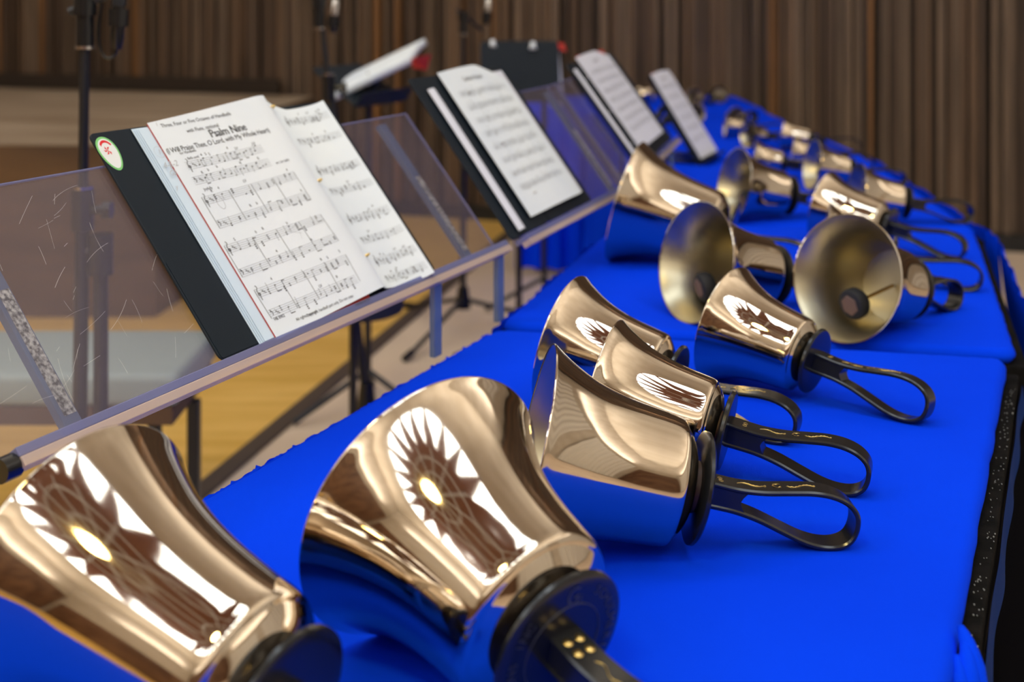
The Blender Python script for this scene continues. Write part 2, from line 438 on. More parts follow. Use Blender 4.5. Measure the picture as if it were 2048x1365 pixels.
def skirt_obj(a, bb, label, z1=.735, z0=.03, **kw):
    o = skirt(a, bb, z1, z0, **kw).build('table_skirt', BLUE, smooth=True)
    tag(o, label, 'table skirt', 'blue pleated skirts'); return o
tn, ts, tt, t4, tf = (TAB[k] for k in ('near', 'second', 'third', 'fourth', 'far'))
skirt_obj(tn[0], tn[1], 'blue skirt hanging on the music rack side of the nearest table', out=Vector((-.915, .4, 0)))
skirt_obj(ts[0], ts[1], 'blue skirt hanging on the music rack side of the second table', seed=3, out=Vector((-.96, .28, 0)))
skirt_obj(tt[0], tt[1], 'blue skirt hanging on the music rack side of the third table', seed=4, out=Vector((-.99, .1, 0)))
skirt_obj(t4[0], t4[1], 'blue skirt hanging on the inner side of the fourth table', seed=6, out=Vector((-1, 0, 0)))
skirt_obj(tf[0], tf[3] , 'long pleated blue skirt on the front of the crosswise far table', seed=5, amp=.02, wave=.09, flare=.0, out=Vector((0, -1, 0)))
so = Vector((.96, -.28, 0))
skirt_obj(ts[3] + so * .03, ts[2] + so * .03, 'blue skirt hanging from the outer corner of the second table at the right edge', seed=8, out=so, flare=.13, amp=.016, wave=.12)
dark_sheet = skirt(ts[0].lerp(ts[3], .45), ts[3] + so * .02, .70, .03, seed=14, out=Vector((-.28, -.96, 0)), flare=.0, amp=.006, wave=.12)  # black sheet stands in for the shade under the second table
tag(dark_sheet.build('under_table_dark', mat('under_table_black', (.003, .003, .005), .9, 0, .1), smooth=True), 'black sheet standing in for the dark under the near end of the second table', 'dark sheet')
skirt_obj(tt[3] + Vector((.03, 0, 0)), tt[2] + Vector((.03, 0, 0)), 'blue skirt hanging on the outer side of the third table', seed=9, out=Vector((1, -.08, 0)))

# frayed raw edge along the rack side of the near cloth
def frayed(a, bb, out, seed, z=T - .010):
    rg = random.Random(seed); d = bb - a; L = d.length; d.normalize(); n = int(L / .004); vs = []; fs = []
    h = 0; wv = []
    for i in range(n + 1):
        h = .75 * h + rg.uniform(-.0010, .0011); wv.append(max(0, h) + (rg.uniform(.001, .004) if rg.random() < .06 else 0))
    for i in range(n + 1):
        p = a + d * (L * i / n)
        w = .004 + wv[i]
        for (o_, z_) in ((.007, z - .005), (.006 + w, z - .001 + wv[i] * .6), (.008 + w, z - .006), (.007, z - .012)):
            q = p + out * o_; vs.append((q.x, q.y, z_))
    for i in range(n):
        for k in range(4):
            k2 = (k + 1) % 4; fs.append((i * 4 + k, i * 4 + k2, (i + 1) * 4 + k2, (i + 1) * 4 + k))
    m = MB(); m.add(vs, fs); return m
tag(frayed(tn[0], tn[1], Vector((-.915, .4, 0)), 5).build('cloth_binding', BLUE, smooth=True),
    'frayed raw blue edge strip along the rack side of the near table', 'cloth edge')
# velcro flecks on the black rim and folded cloth bunch, blue flap
so1 = Vector((.915, -.4035, 0)); dn = (tn[2] - tn[3]).normalized()
fm = MB(); rg = random.Random(3)
for _ in range(120):
    p = tn[3].lerp(tn[2], rg.uniform(.45, .97)) + so1 * rg.uniform(.003, .015); s = rg.uniform(.0005, .0011)
    fm.box((p.x, p.y, .7272), (s, s * rg.uniform(1, 2), s))
fl = MB()
tag(fm.build('velcro_lint', VELCRO), 'scattered pale lint flecks on the black rim of the nearest table', 'lint', kind='stuff')
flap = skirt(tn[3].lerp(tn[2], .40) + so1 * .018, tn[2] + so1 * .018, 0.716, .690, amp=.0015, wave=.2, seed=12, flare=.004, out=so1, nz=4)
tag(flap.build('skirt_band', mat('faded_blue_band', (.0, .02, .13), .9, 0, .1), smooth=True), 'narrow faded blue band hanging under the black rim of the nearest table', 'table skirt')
bunch = MB(); P0b = tn[3].lerp(tn[2], .53) + so1 * .002
for k in range(4):
    pts = []
    for j in range(12):
        f = j / 11; pts.append(P0b - dn * (.013 * k + .06 * f) + so1 * (.004 * math.sin(k * 1.7 + f * 3) + .020 * f) + Vector((0, 0, .752 - .006 * k - .10 * f * f - .02 * f)))
    bunch.tube(pts, [.003 + .007 * min(1, j / 4) for j in range(12)], 10)
tag(bunch.build('cloth_bunch', BLUE, smooth=True), 'ruffled fold of blue cloth gathered over the black rim at lower right', 'cloth')
# ------------------------------------------------------------------ handbells
OUT_PROF = [(0, 1.0), (.012, 1.004), (.03, .992), (.10, .938), (.20, .873), (.32, .806), (.45, .748), (.60, .700), (.76, .664),
            (.92, .640), (1.06, .624), (1.16, .612), (1.215, .600), (1.245, .580), (1.262, .545)]
CROWN_PROF = [(1.262, .545), (1.285, .515), (1.318, .465), (1.350, .40), (1.378, .31), (1.395, .21), (1.415, .16), (1.45, .15)]
def smooth_prof(p, n=5): return crom(p, n)
HW = .028    # strap width
LH = .150
def handle_curve():
    up = [(.0, .0105), (.018, .0100), (.036, .0102), (.058, .0130), (.082, .0185), (.104, .0232), (.122, .0240), (.137, .0205), (.147, .0125), (.150, .0)]
    full = up + [(a, -h) for a, h in reversed(up[:-1])]
    return crom(full, 6)
def strap(mb, pts, w, th):
    """sweep a chamfered rectangle along pts (x,z); width along y"""
    n = len(pts); ch = th * .32
    prof = [(-w / 2 + ch, th / 2), (w / 2 - ch, th / 2), (w / 2, th / 2 - ch), (w / 2, -th / 2 + ch), (w / 2 - ch, -th / 2), (-w / 2 + ch, -th / 2), (-w / 2, -th / 2 + ch), (-w / 2, th / 2 - ch)]
    vs = []; fs = []
    for i in range(n):
        a = pts[max(i - 1, 0)]; c = pts[min(i + 1, n - 1)]
        tx, tz = c[0] - a[0], c[1] - a[1]; l = math.hypot(tx, tz) or 1; nx, nz = -tz / l, tx / l
        for (y, o) in prof: vs.append((pts[i][0] + nx * o, y, pts[i][1] + nz * o))
    for i in range(n - 1):
        for k in range(8):
            k2 = (k + 1) % 8; fs.append((i * 8 + k, (i + 1) * 8 + k, (i + 1) * 8 + k2, i * 8 + k2))
    fs.append(tuple(range(8))); fs.append(tuple((n - 1) * 8 + k for k in range(7, -1, -1)))
    mb.add(vs, fs)
def scroll(x0, L, h, k=1):
    pts = []
    for i in range(25):
        f = i / 24; pts.append((x0 + L * f, k * h * math.sin(2 * math.pi * f) * (1 - .3 * f)))
    for i in range(10):   # curled ends
        w = i / 9 * 4.2; pts.append((x0 + L + .0011 * math.sin(w), k * h * (-.0) - k * .0011 * (1 - math.cos(w))))
    return pts
def tilt_of(R_, tD, rD):
    p1 = math.atan2(R_ - rD, tD); t = tD + LH - .026; p2 = p1
    while R_ * math.cos(p2) - t * math.sin(p2) - .026 < 0: p2 -= .002
    return min(p1, p2)
_hand = {}
def bell(x, y, yaw, R_, Lf, label, letter=None, dots=False, clap=True, roll=0, ring_text=False, group=None, seg=96, hang=.36, rD=.53, cy=0.0):
    """a handbell lying on rim and guard; x,y = ground point under the mouth centre"""
    tD = 1.46 * Lf * R_; ph = tilt_of(R_, tD, rD * R_)
    root = empty('handbell', (x, y, T), R(yaw), label, 'handbell', group or 'handbells lying on the blue tables')
    # bell frame: X along the axis away from the mouth, Z up, tilted down by ph
    M = Matrix.Translation((0, 0, R_ * math.cos(ph))) @ Matrix.Rotation(ph, 4, 'Y')
    S = lambda p: [(t * R_ * Lf, r * R_) for t, r in p]
    o = smooth_prof(S(OUT_PROF), 5)
    wall = max(.0022, .022 * R_)
    inn = [(t, max(r - wall * (.55 + .45 * min(1, t / (.3 * R_))), .01)) for t, r in o if t < 1.18 * R_ * Lf]
    inn[0] = (0.0, R_ - wall * .55)
    m = MB(); cr = smooth_prof(S(CROWN_PROF), 4)
    prof = list(reversed(inn)); prof = [(prof[0][0] + .02 * R_, .001)] + prof; ni = len(prof) - 1
    full = prof + o + cr[1:]
    mis = [1] * ni + [0] * (len(full) - 1 - ni)
    m.lathe(full, seg, mis=mis); m.xform(M)
    m.build('casting', [BRONZE, BRONZE_IN], root, smooth=True, angle=50)
    # washer and guard disc
    g = MB(); g.lathe([(tD - .010, .001), (tD - .010, rD * R_ * .42), (tD - .004, rD * R_ * .46), (tD - .003, .001)], 64); g.xform(M)
    g.build('washer', COLLAR, root, smooth=True, angle=40)
    g = MB(); d = rD * R_; g.lathe([(tD - .004, .001), (tD - .004, d * .93), (tD - .0025, d), (tD + .0005, d), (tD + .0022, d * .96), (tD + .003, d * .80), (tD + .0024, .001)], 72); g.xform(M)
    disc = g.build('guard_disc', BLACKP, root, smooth=True, angle=35)
    # handle
    hp = handle_curve()
    h = MB(); strap(h, [(tD + .001 + a, b_) for a, b_ in hp], HW, .0048)
    h.prism([(tD + .001, -.010), (tD + .001, .010), (tD + .030, .0095), (tD + .045, .0108), (tD + .040, .004), (tD + .0385, 0), (tD + .040, -.004), (tD + .045, -.0108), (tD + .030, -.0095)], -HW / 2 + .0012, HW / 2 - .0012)
    h.xform(M @ Matrix.Rotation(R(roll), 4, 'X'))
    ho = h.build('handle', BLACKP, root, smooth=True, angle=40)
    def top_z(a):      # outer face of the upper strap
        best = min(hp[:60], key=lambda q: abs(q[0] - a) + (0 if q[1] > 0 else 9)); return best[1] + .0024
    Mr = M @ Matrix.Rotation(R(roll), 4, 'X')
    if letter or dots:
        sc = MB()
        for (x0, k) in ((.034, 1), (.080, -1)):
            pts = [(tD + a, y_, top_z(a)) for a, y_ in scroll(x0, .026, .0032, k)]
            sc.tube(pts, [.00022 + .00035 * math.sin(math.pi * min(1, i / 24)) for i in range(len(pts))], 6)
        if letter:
            vs, fs = text_mesh(letter, .013)
            a0 = .071
            sc.add([(tD + a0 + v[0], v[1], top_z(a0 + v[0]) + .0002) for v in vs], fs)
        for yy in (-.003, .003) if not dots else ():
            pts = [(tD + .018 + .0022 * math.cos(w * .52), yy + .0022 * math.sin(w * .52), top_z(.018)) for w in range(13)]
            sc.tube(pts, .00022, 5)
        sc.xform(Mr); sc.build('gold_scroll', GOLD, ho, smooth=True)
    if dots:
        dm = MB()
        for (a, y_) in ((.012, -.0055), (.012, .0055), (.023, -.0055), (.023, .0055)):
            dm.lathe([(0, .0001), (0, .0038), (.0006, .0034), (.0012, .0001)], 20)
            for i in range(len(dm.v) - 80, len(dm.v)):
                q = dm.v[i]; dm.v[i] = (tD + a + q[1], y_ + q[2], top_z(a) - .0002 + q[0])
        dm.xform(Mr); dm.build('rivet', GOLD, ho, smooth=True, label='four round gold studs')
    if ring_text:
        tm = MB(); rr = d * .80
        for txt, a0, st in (('SCHULMERICH', 58, -9.5), ('CARILLONS INC', 252, -9.2)):
            for i, chh in enumerate(txt):
                if chh == ' ': continue
                vs, fs = text_mesh(chh, .0105); w = R(a0 + st * i)
                cxx, czz = rr * math.cos(w), rr * math.sin(w)
                # letter upright direction points outward
                ux, uz = math.cos(w), math.sin(w); rx, rz = math.sin(w), -math.cos(w)
                tm.add([(tD + .0034, cxx + ux * v[1] + rx * v[0], czz + uz * v[1] + rz * v[0]) for v in vs], fs)
        vs, fs = text_mesh(letter, .022)
        tm.add([(tD + .0034, v[0] * .8, d * .72 + v[1]) for v in vs], fs)
        vs, fs = text_mesh('5', .009)
        tm.add([(tD + .0034, v[0] * .8 + .0085, d * .72 + v[1] - .004) for v in vs], fs)
        pts = [(tD + .0030, d * .60 * math.cos(w / 32 * 2 * math.pi), d * .60 * math.sin(w / 32 * 2 * math.pi)) for w in range(33)]
        tm.tube(pts, .0004, 6); tm.xform(M); tm.build('embossed_lettering', BLACKM, disc)
    if clap:
        # clapper hangs on its spring towards the table
        p0 = Vector((1.14 * Lf * R_, 0, 0)); hx = .42 * R_
        p1 = Vector((hx, cy * R_, -hang * R_)); dr = (p1 - p0).normalized()
        c = MB(); c.tube([p0, p0.lerp(p1, .5), p1 - dr * .004], .0026, 12); c.xform(M); cl_ = None
        root_c = c.build('clapper_rod', BRASS, root, smooth=True, angle=40)
        hd = MB(); hr = max(.016, .25 * R_) * 1.0
        hd.lathe([(0, .001), (0, hr * .80), (.002, hr * .94), (.007, hr), (.018, hr * .98), (.024, hr * .8), (.026, hr * .4), (.030, .004)], 28)
        q = Vector((1, 0, 0)).rotation_difference(dr * -1).to_matrix().to_4x4()
        A = M @ Matrix.Translation(p1) @ Vector((1, 0, 0)).rotation_difference(-dr).to_matrix().to_4x4()
        # head outer face looks to the mouth
        hd.xform(A @ Matrix.Translation((-.006, 0, 0)))
        ho2 = hd.build('clapper_head', FELT, root, smooth=True, angle=35)
        fc = MB(); n = 6; rr = hr * .66
        fc.add([(-.0075, rr * math.cos(2 * math.pi * (k + .3) / n), rr * math.sin(2 * math.pi * (k + .3) / n)) for k in range(n)] +
               [(-.003, rr * math.cos(2 * math.pi * (k + .3) / n), rr * math.sin(2 * math.pi * (k + .3) / n)) for k in range(n)],
               [tuple(range(n)), tuple(range(2 * n - 1, n - 1, -1))] + [(i, (i + 1) % n, (i + 1) % n + n, i + n) for i in range(n)])
        fc.xform(A); fc.build('hexagonal_pad', WOODF, ho2, bevel=.0008)
    return root

bell(-.322, .947, -33, .103, 1.42, 'huge bronze handbell cut off by the bottom left corner, mouth turned away', clap=True, seg=160, letter='G', rD=.52)
bell(-.071, 1.027, -50.3, .1134, 1.03, 'large bronze handbell at bottom centre with four gold studs on its handle', letter='G', dots=True, ring_text=True, seg=192, rD=.50)
bell(.018, 1.197, 1.3, .0972, 1.146, 'bronze handbell directly right of the studded one, letter G and gold scrolls on its handle', letter='G', seg=160)
bell(.101, 1.418, -19.4, .0803, 1.197, 'bronze handbell lying just behind the G bell, gold scrolls on its loop handle', letter='C', seg=128)
bell(.064, 1.600, -25.5, .0855, 1.20, 'rearmost bronze handbell of the overlapping trio, its black loop peeking out', letter='A', seg=128)
bell(.286, 1.711, -37.8, .0792, 1.139, 'bronze handbell in the table middle lying in front of the two open mouths', letter='D', seg=128, roll=-8)
bell(.292, 2.036, 27.4, .0968, 1.15, 'bronze handbell with open mouth facing left-forward and clapper showing, beside the biggest back bell', seg=128, cy=.22, hang=.42)
bell(.503, 1.922, 40.0, .0960, 1.166, 'bronze handbell with wide round mouth facing the viewer and brown clapper head inside', seg=128, hang=.40, cy=.1)
bell(.224, 2.500, -18, .1203, 1.20, 'big bronze handbell under the third music folder, its top streaked with light', seg=128)
bell(.560, 2.300, -14, .0740, 1.15, 'handbell mostly hidden behind the wide open mouth, its black loop reaching out at right')
bell(.651, 2.664, -36.5, .0770, 1.29, 'small yellow-gleaming handbell directly behind the wide open mouth')
bell(.510, 2.935, 15, .0855, 1.17, 'handbell with its dark mouth turned left, beyond the big back bell')
bell(.780, 2.895, 2, .0700, 1.17, 'handbell near the outer table edge with a loop handle over the blue corner')
bell(.800, 3.400, 6, .0680, 1.10, 'handbell behind the yellow-gleaming one, third table, pale flared mouth side')
bell(.690, 3.640, -8, .0540, 1.15, 'small handbell on the third table right of the folder easel, square warm glint')
bell(.835, 3.800, -12, .0520, 1.10, 'small handbell on the third table with a round peach glint at its crown')
bell(.905, 4.250, -20, .0540, 1.25, 'small handbell by the third table outer edge, long pale body', seg=64)
bell(.800, 4.330, 25, .0460, 1.10, 'small far handbell with mouth turned to the viewer, behind the paired ones', seg=64)
bell(.775, 4.640, -2, .0450, 1.15, 'small far handbell lying flat with blue underside reflection', seg=64)
bell(.690, 4.880, 150, .0430, 1.10, 'small far handbell pointing its black loop toward the folder', seg=64)
bell(.745, 5.150, 110, .0420, 1.10, 'small far handbell with its handle loop pointing away, near the fourth table end', seg=64)
bell(.880, 5.000, 60, .0400, 1.10, 'tiny far handbell at the outer side of the fourth table', seg=64)
bell(.585, 5.930, -150, .0480, 1.10, 'small handbell on the crosswise table left of the standing folder', seg=64)
bell(.680, 6.150, 170, .0450, 1.10, 'small handbell at the back of the crosswise table left of the standing folder', seg=64)
bell(.850, 5.930, 60, .0450, 1.10, 'small handbell on the crosswise table right of the standing folder, yellow glint', seg=64)
bell(1.000, 6.150, 80, .0430, 1.10, 'small handbell on the outer end of the crosswise table', seg=64)
# ------------------------------------------------------------------ music rack frames
ZL = .87
class Frame:
    def __init__(s, px, py, az, th, z=ZL):
        a, t = R(az), R(th); s.P0 = on_z(px, py, z)
        s.d = Vector((math.sin(a), math.cos(a), 0)); n = Vector((-math.cos(a), math.sin(a), 0)); s.n = n
        s.s = n * math.cos(t) + Vector((0, 0, math.sin(t))); s.N = s.s.cross(s.d) * -1
        if s.N.z < 0: s.N = -s.N
    def P(s, u, v, w=0): return s.P0 + s.d * u + s.s * v + s.N * w
    def uv(s, px, py):
        r = Vector(((px - 1024) / F_PX, 1, -(py - HOR) / F_PX)); c = Vector((0, 0, CAM_Z))
        q = c + r * ((s.P0 - c).dot(s.N) / r.dot(s.N)) - s.P0
        return q.dot(s.d), q.dot(s.s)
    def M(s, o=None):
        m = Matrix((s.d, s.s, s.N)).transposed().to_4x4(); m.translation = o if o is not None else s.P0; return m
F1 = Frame(440, 725, 24.1, 52); F2 = Frame(870, 560, 20.8, 54); F3 = Frame(1235, 375, 14, 54)

def rounded_rect(u0, v0, u1, v1, r, n=5):
    out = []
    for cx, cy, a0 in ((u1 - r, v1 - r, 0), (u0 + r, v1 - r, 90), (u0 + r, v0 + r, 180), (u1 - r, v0 + r, 270)):
        for k in range(n + 1):
            w = R(a0 + 90 * k / n); out.append((cx + r * math.cos(w), cy + r * math.sin(w)))
    return out
def slab(mb, poly, w0, w1, mi=0):
    n = len(poly); vs = [(p[0], p[1], w0) for p in poly] + [(p[0], p[1], w1) for p in poly]
    fs = [tuple(range(n - 1, -1, -1)), tuple(range(n, 2 * n))]
    for i in range(n): j = (i + 1) % n; fs.append((i, j, j + n, i + n))
    return mb.add(vs, fs, mi)
def rack(fr, u0, u1, vt, ribs, posts, label, scratches=0, seed=1, cap=False):
    o = fr.P(u0, 0); base = Vector((o.x, o.y, T))
    root = empty('music_rack', base, 0, label, 'music rack', 'clear acrylic music racks along the tables')
    def put(mb, name, m, par=root, frame=True, **k):
        if frame: mb.xform(Matrix.Translation(-base) @ fr.M())
        return mb.build(name, m, par, **k)
    p = MB(); slab(p, rounded_rect(u0, -.004, u1, vt, .004), -.006, -.003); panel = put(p, 'panel', ACR)
    e = MB(); slab(e, [(u0, vt - .0012), (u1, vt - .0012), (u1, vt + .0004), (u0, vt + .0004)], -.0062, -.0028)
    slab(e, [(u0, 0), (u0 + .0015, 0), (u0 + .0015, vt), (u0, vt)], -.0062, -.0028); slab(e, [(u1 - .0015, 0), (u1, 0), (u1, vt), (u1 - .0015, vt)], -.0062, -.0028)
    put(e, 'polished_edge', ACR_EDGE)
    # ledge: top edge strip and front lip
    l = MB(); slab(l, [(u0, -.012), (u1, -.012), (u1, -.003), (u0, -.003)], -.006, .020); put(l, 'ledge', ACR_EDGE, bevel=.001)
    l = MB(); slab(l, [(u0, -.022), (u1, -.022), (u1, -.0121), (u0, -.0121)], .004, .021); put(l, 'front_lip', ACR_LIP, bevel=.001)
    for u in ribs:
        r_ = MB(); slab(r_, [(u - .002, -.003), (u + .020, -.003), (u + .020, vt - .01), (u - .002, vt - .01)], -.0155, -.0065)
        rb = put(r_, 'rib', ACR_POST, bevel=.001)
        f = MB(); slab(f, [(u + .003, .012), (u + .018, .012), (u + .018, .15), (u + .003, .15)], -.0064, -.0060); put(f, 'glue_strip', FROST, rb)
    for u in posts:
        q = fr.P(u, -.012, .006) - base; h = q.z
        b_ = MB(); Mz = Matrix((fr.d, fr.n, Vector((0, 0, 1)))).transposed()
        b_.box((q.x, q.y, h / 2 + .0015), (.022, .009, h - .003), Mz); po = b_.build('post', ACR_POST, root, bevel=.001)
    if scratches:
        rg = random.Random(seed); sm = MB()
        for _ in range(scratches):
            u, v = rg.uniform(u0 + .02, -.01), rg.uniform(.02, vt - .03); a = rg.choice((rg.uniform(.5, 1.0), rg.uniform(1.2, 1.8), rg.uniform(.1, .5))); L = rg.uniform(.006, .05); c_ = rg.uniform(-5, 5)
            pts = []
            for i in range(8):
                f = i / 7 * L; aa = a + c_ * f; pts.append((u + math.cos(aa) * f, v + math.sin(aa) * f, -.0029))
            sm.tube(pts, rg.uniform(.00004, .00009), 4)
        put(sm, 'scratches', SCRATCH, panel, label='fine pale scratches'); 
        sm_o = [c for c in panel.children][0]; sm_o['kind'] = 'stuff'
    if cap:
        c = MB(); q = fr.P(u0 - .006, -.014, .008) - base; c.tube([q - fr.d * .01, q + fr.d * .008], .011, 16); c.build('rubber_cap', BLACKP, root, smooth=True, angle=40)
    return root
rack(F1, -.309, .716, .262, (-.222, .622), (.484, .700), 'clear acrylic music rack nearest the viewer, scratched at left and holding the sticker folder', 46, 5, True)
rack(F2, .322, .985, .258, (.905,), (.925,), 'clear acrylic music rack holding the second folder, blue showing through it')
rack(F3, .02, .92, .258, (.10, .80), (.14, .84), 'clear acrylic music rack beyond the big back bell, holding the third folder')

# ------------------------------------------------------------------ folders and sheet music
def folder(fr, u0, u1, vt, label, gut=None, pocket=False, sticker=False, w=.0):
    base = fr.P(u0, 0, 0)
    root = empty('music_folder', base, 0, label, 'folder', 'black music folders on the racks')
    g = gut or (u0 + u1) / 2; X = Matrix.Translation(-base) @ fr.M()
    for a, b_ in ((u0, g - .012), (g + .012, u1)):
        m = MB(); slab(m, rounded_rect(a, .0, b_, vt, .008), w, w + .003); m.xform(X); cv = m.build('cover', BINDER, root, bevel=.0008)
        if pocket:
            m = MB(); slab(m, rounded_rect(a + .002, .002, b_ - .003, .128, .003), w + .0031, w + .0039); m.xform(X); m.build('pocket', BINDER, cv, bevel=.0003)
    m = MB(); slab(m, [(g - .0115, .001), (g + .0115, .001), (g + .0115, vt - .001), (g - .0115, vt - .001)], w, w + .0024); m.xform(X); m.build('spine', BINDER, root)
    for v in (.055, vt / 2, vt - .05):
        m = MB(); pts = [(g + .011 * math.cos(k / 10 * math.pi), v, w + .0025 + .012 * math.sin(k / 10 * math.pi)) for k in range(11)]
        m.tube(pts, .0011, 8); m.xform(X); m.build('ring', CHROME, root, smooth=True)
    return root, X
def sheet_mesh(prof, v0, v1, nv=24, thick=.0004, vfun=None, ragged=None):
    """page surface from a profile list (u, w); v from v0 to v1"""
    P = crom(prof, 6); m = MB(); n = len(P); vs = []
    for s_ in (0, 1):
        for j in range(nv + 1):
            f = j / nv
            for i, (u, w_) in enumerate(P):
                v = v0 + (v1 - v0) * f
                if vfun: v = vfun(u, f)
                vs.append((u, v, w_ + s_ * thick))
    A = (nv + 1) * n; fs = []
    for j in range(nv):
        for i in range(n - 1):
            a = j * n + i; fs += [(a, a + n, a + n + 1, a + 1), (A + a, A + a + 1, A + a + n + 1, A + a + n)]
    for j in range(nv):
        a = j * n; fs.append((a, A + a, A + a + n, a + n)); a = j * n + n - 1; fs.append((a, a + n, A + a + n, A + a))
    for i in range(n - 1):
        fs.append((i, i + 1, A + i + 1, A + i)); a = nv * n + i; fs.append((a, A + a, A + a + 1, a + 1))
    m.add(vs, fs); return m, P
def surf(P):
    def w(u, f=0):
        n = len(P)
        for i in range(n - 1):
            a, b_ = P[i], P[i + 1]
            if (a[0] <= u <= b_[0]):
                t = (u - a[0]) / max(1e-9, b_[0] - a[0]); z = a[1] * (1 - t) + b_[1] * t
                return z
        return P[-1][1] if u > P[-1][0] else P[0][1]
    return w
class Print:
    """flat marks laid on a page surface"""
    def __init__(s, w, v0, v1, lift=.0009): s.w = w; s.v0 = v0; s.v1 = v1; s.l = lift; s.m = MB()
    def pt(s, u, v): f = (v - s.v0) / (s.v1 - s.v0); return (u, v, s.w(u, f) + s.l)
    def poly(s, pts, mi=0): s.m.add([s.pt(*p) for p in pts], [tuple(range(len(pts)))], mi)
    def line(s, a, b_, t, mi=0, n=14):
        dx, dy = b_[0] - a[0], b_[1] - a[1]; L = math.hypot(dx, dy); nx, ny = -dy / L * t / 2, dx / L * t / 2
        n = max(1, min(n, int(L / .006)))
        for k in range(n):
            p, q = k / n, (k + 1) / n
            s.poly([(a[0] + dx * p - nx, a[1] + dy * p - ny), (a[0] + dx * q - nx, a[1] + dy * q - ny), (a[0] + dx * q + nx, a[1] + dy * q + ny), (a[0] + dx * p + nx, a[1] + dy * p + ny)], mi)
    def dot(s, u, v, r, mi=0, hollow=False, sq=.75):
        n = 10; P = [(u + r * 1.25 * math.cos(2 * math.pi * k / n + .3), v + r * sq * math.sin(2 * math.pi * k / n + .3)) for k in range(n)]
        if hollow:
            Q = [(u + (x - u) * .5, v + (y - v) * .5) for x, y in P]
            for k in range(n): s.poly([P[k], P[(k + 1) % n], Q[(k + 1) % n], Q[k]], mi)
        else: s.poly(P, mi)
    def text(s, txt, u, v, size, ang=0, mi=0, spacing=1.0, shear=0.0, bold=0):
        vs, fs = text_mesh(txt, size, spacing, shear); ca, sa = math.cos(ang), math.sin(ang)
        for off in ((0,) if not bold else (0, bold)):
            s.m.add([s.pt(u + (x + off) * ca - y * sa, v + (x + off) * sa + y * ca) for x, y, _ in vs], fs, mi)
def staff(pr, a, b_, h, rg, dens=.006, mi_line=1, lt=.00035, notes=True, clef=None, chord=False, slope=None):
    """a,b = left and right ends of the top line; h = staff height"""
    for k in range(5):
        o = h * k / 4; pr.line((a[0], a[1] - o), (b_[0], b_[1] - o), lt, mi_line, 20)
    if clef == 'treble':
        u, v = a[0] + .005, a[1] - h * .5
        pts = [(u + .0022 * math.sin(t * .9) * (1 - t / 14), v + h * (.95 - t / 7.0)) for t in range(0, 14)]
        for p, q in zip(pts, pts[1:]): pr.line(p, q, .0009)
        pr.dot(u, v - h * .15, .0020, 0, True, 1.1)
    if clef == 'bass':
        u, v = a[0] + .005, a[1] - h * .3
        pts = [(u - .002 + .0035 * math.sin(t * .28), v + h * .25 - h * .06 * t + .0006 * math.cos(t)) for t in range(0, 11)]
        for p, q in zip(pts, pts[1:]): pr.line(p, q, .0009)
        pr.dot(u - .001, v + h * .05, .0011)
    if not notes: return
    L = b_[0] - a[0]; u = a[0] + .012
    if clef:
        for k in range(3): pr.line((u + k * .0022, a[1] - h * (.1 + .15 * k)), (u + k * .0022, a[1] - h * (.5 + .15 * k)), .0004); pr.dot(u + k * .0022 + .0006, a[1] - h * (.42 + .15 * k), .0008)
        u += .011
    while u < b_[0] - .006:
        f = (u - a[0]) / L; top = a[1] + (b_[1] - a[1]) * f; r = rg.random()
        v = top - h * rg.uniform(-.1, 1.05)
        nn = rg.choice((1, 2, 3)) if chord else 1
        hol = rg.random() < .3
        for k in range(nn): pr.dot(u, v - k * h * .25, h * .115, 0, hol)
        if rg.random() < .8:
            sd = 1 if v < top - h * .5 else -1
            pr.line((u + sd * h * .14, v), (u + sd * h * .14, v + sd * h * rg.uniform(.7, 1.0)), .00045)
            if rg.random() < .3: pr.line((u + sd * h * .14, v + sd * h * .8), (u + dens * 1.0, v + sd * h * .8), .0009)
        if rg.random() < .25: pr.text(rg.choice(('#', '5', '4', 'R', 'LV', 'b')), u, top + h * rg.uniform(.3, .7), h * .55)
        u += dens * rg.uniform(1.1, 2.6)

# --- first folder, with sticker and open music
fo, X1 = folder(F1, .0, .503, .303, 'black ring folder with an oval green and white sticker at its upper left corner', gut=.262, pocket=True)
sk = MB(); c0 = F1.uv(218, 315)
def oval(cu, cv, a, b_, ang, n=40, pinch=0.0):
    out = []
    for k in range(n):
        w = 2 * math.pi * k / n; x, y = a * math.cos(w) * (1 - pinch * math.sin(w)), b_ * math.sin(w)
        out.append((cu + x * math.cos(ang) - y * math.sin(ang), cv + x * math.sin(ang) + y * math.cos(ang)))
    return out
STK = [mat('sticker_green', (.22, .62, .22), .4), mat('sticker_white', (.80, .84, .88), .4), mat('sticker_red', (.70, .02, .03), .4)]
cu, cv = c0[0] + .001, c0[1] + .003
slab(sk, oval(cu, cv, .0155, .0235, .02, pinch=-.18), .0031, .0034, 0)
slab(sk, oval(cu, cv, .0130, .0205, .02, pinch=-.18), .0034, .0036, 1)
arc = [(cu + .0105 * math.cos(R(a)), cv + .006 + .0125 * math.sin(R(a))) for a in range(25, 150, 12)]
arc2 = [(cu + .0085 * math.cos(R(a)), cv + .0055 + .0095 * math.sin(R(a))) for a in range(149, 24, -12)]
slab(sk, arc + arc2, .0036, .0037, 2)
for k in range(5):
    w = R(60 + 62 * k); slab(sk, [(cu - .001, cv + .004), (cu - .001 + .0065 * math.cos(w - .25), cv + .004 + .0065 * math.sin(w - .25)), (cu - .001 + .0045 * math.cos(w + .3), cv + .004 + .0045 * math.sin(w + .3))], .0036, .0037 + k * .00003, 2)
sk.xform(X1); sk.build('sticker', STK, fo, label='oval green-edged white sticker with red swirl')

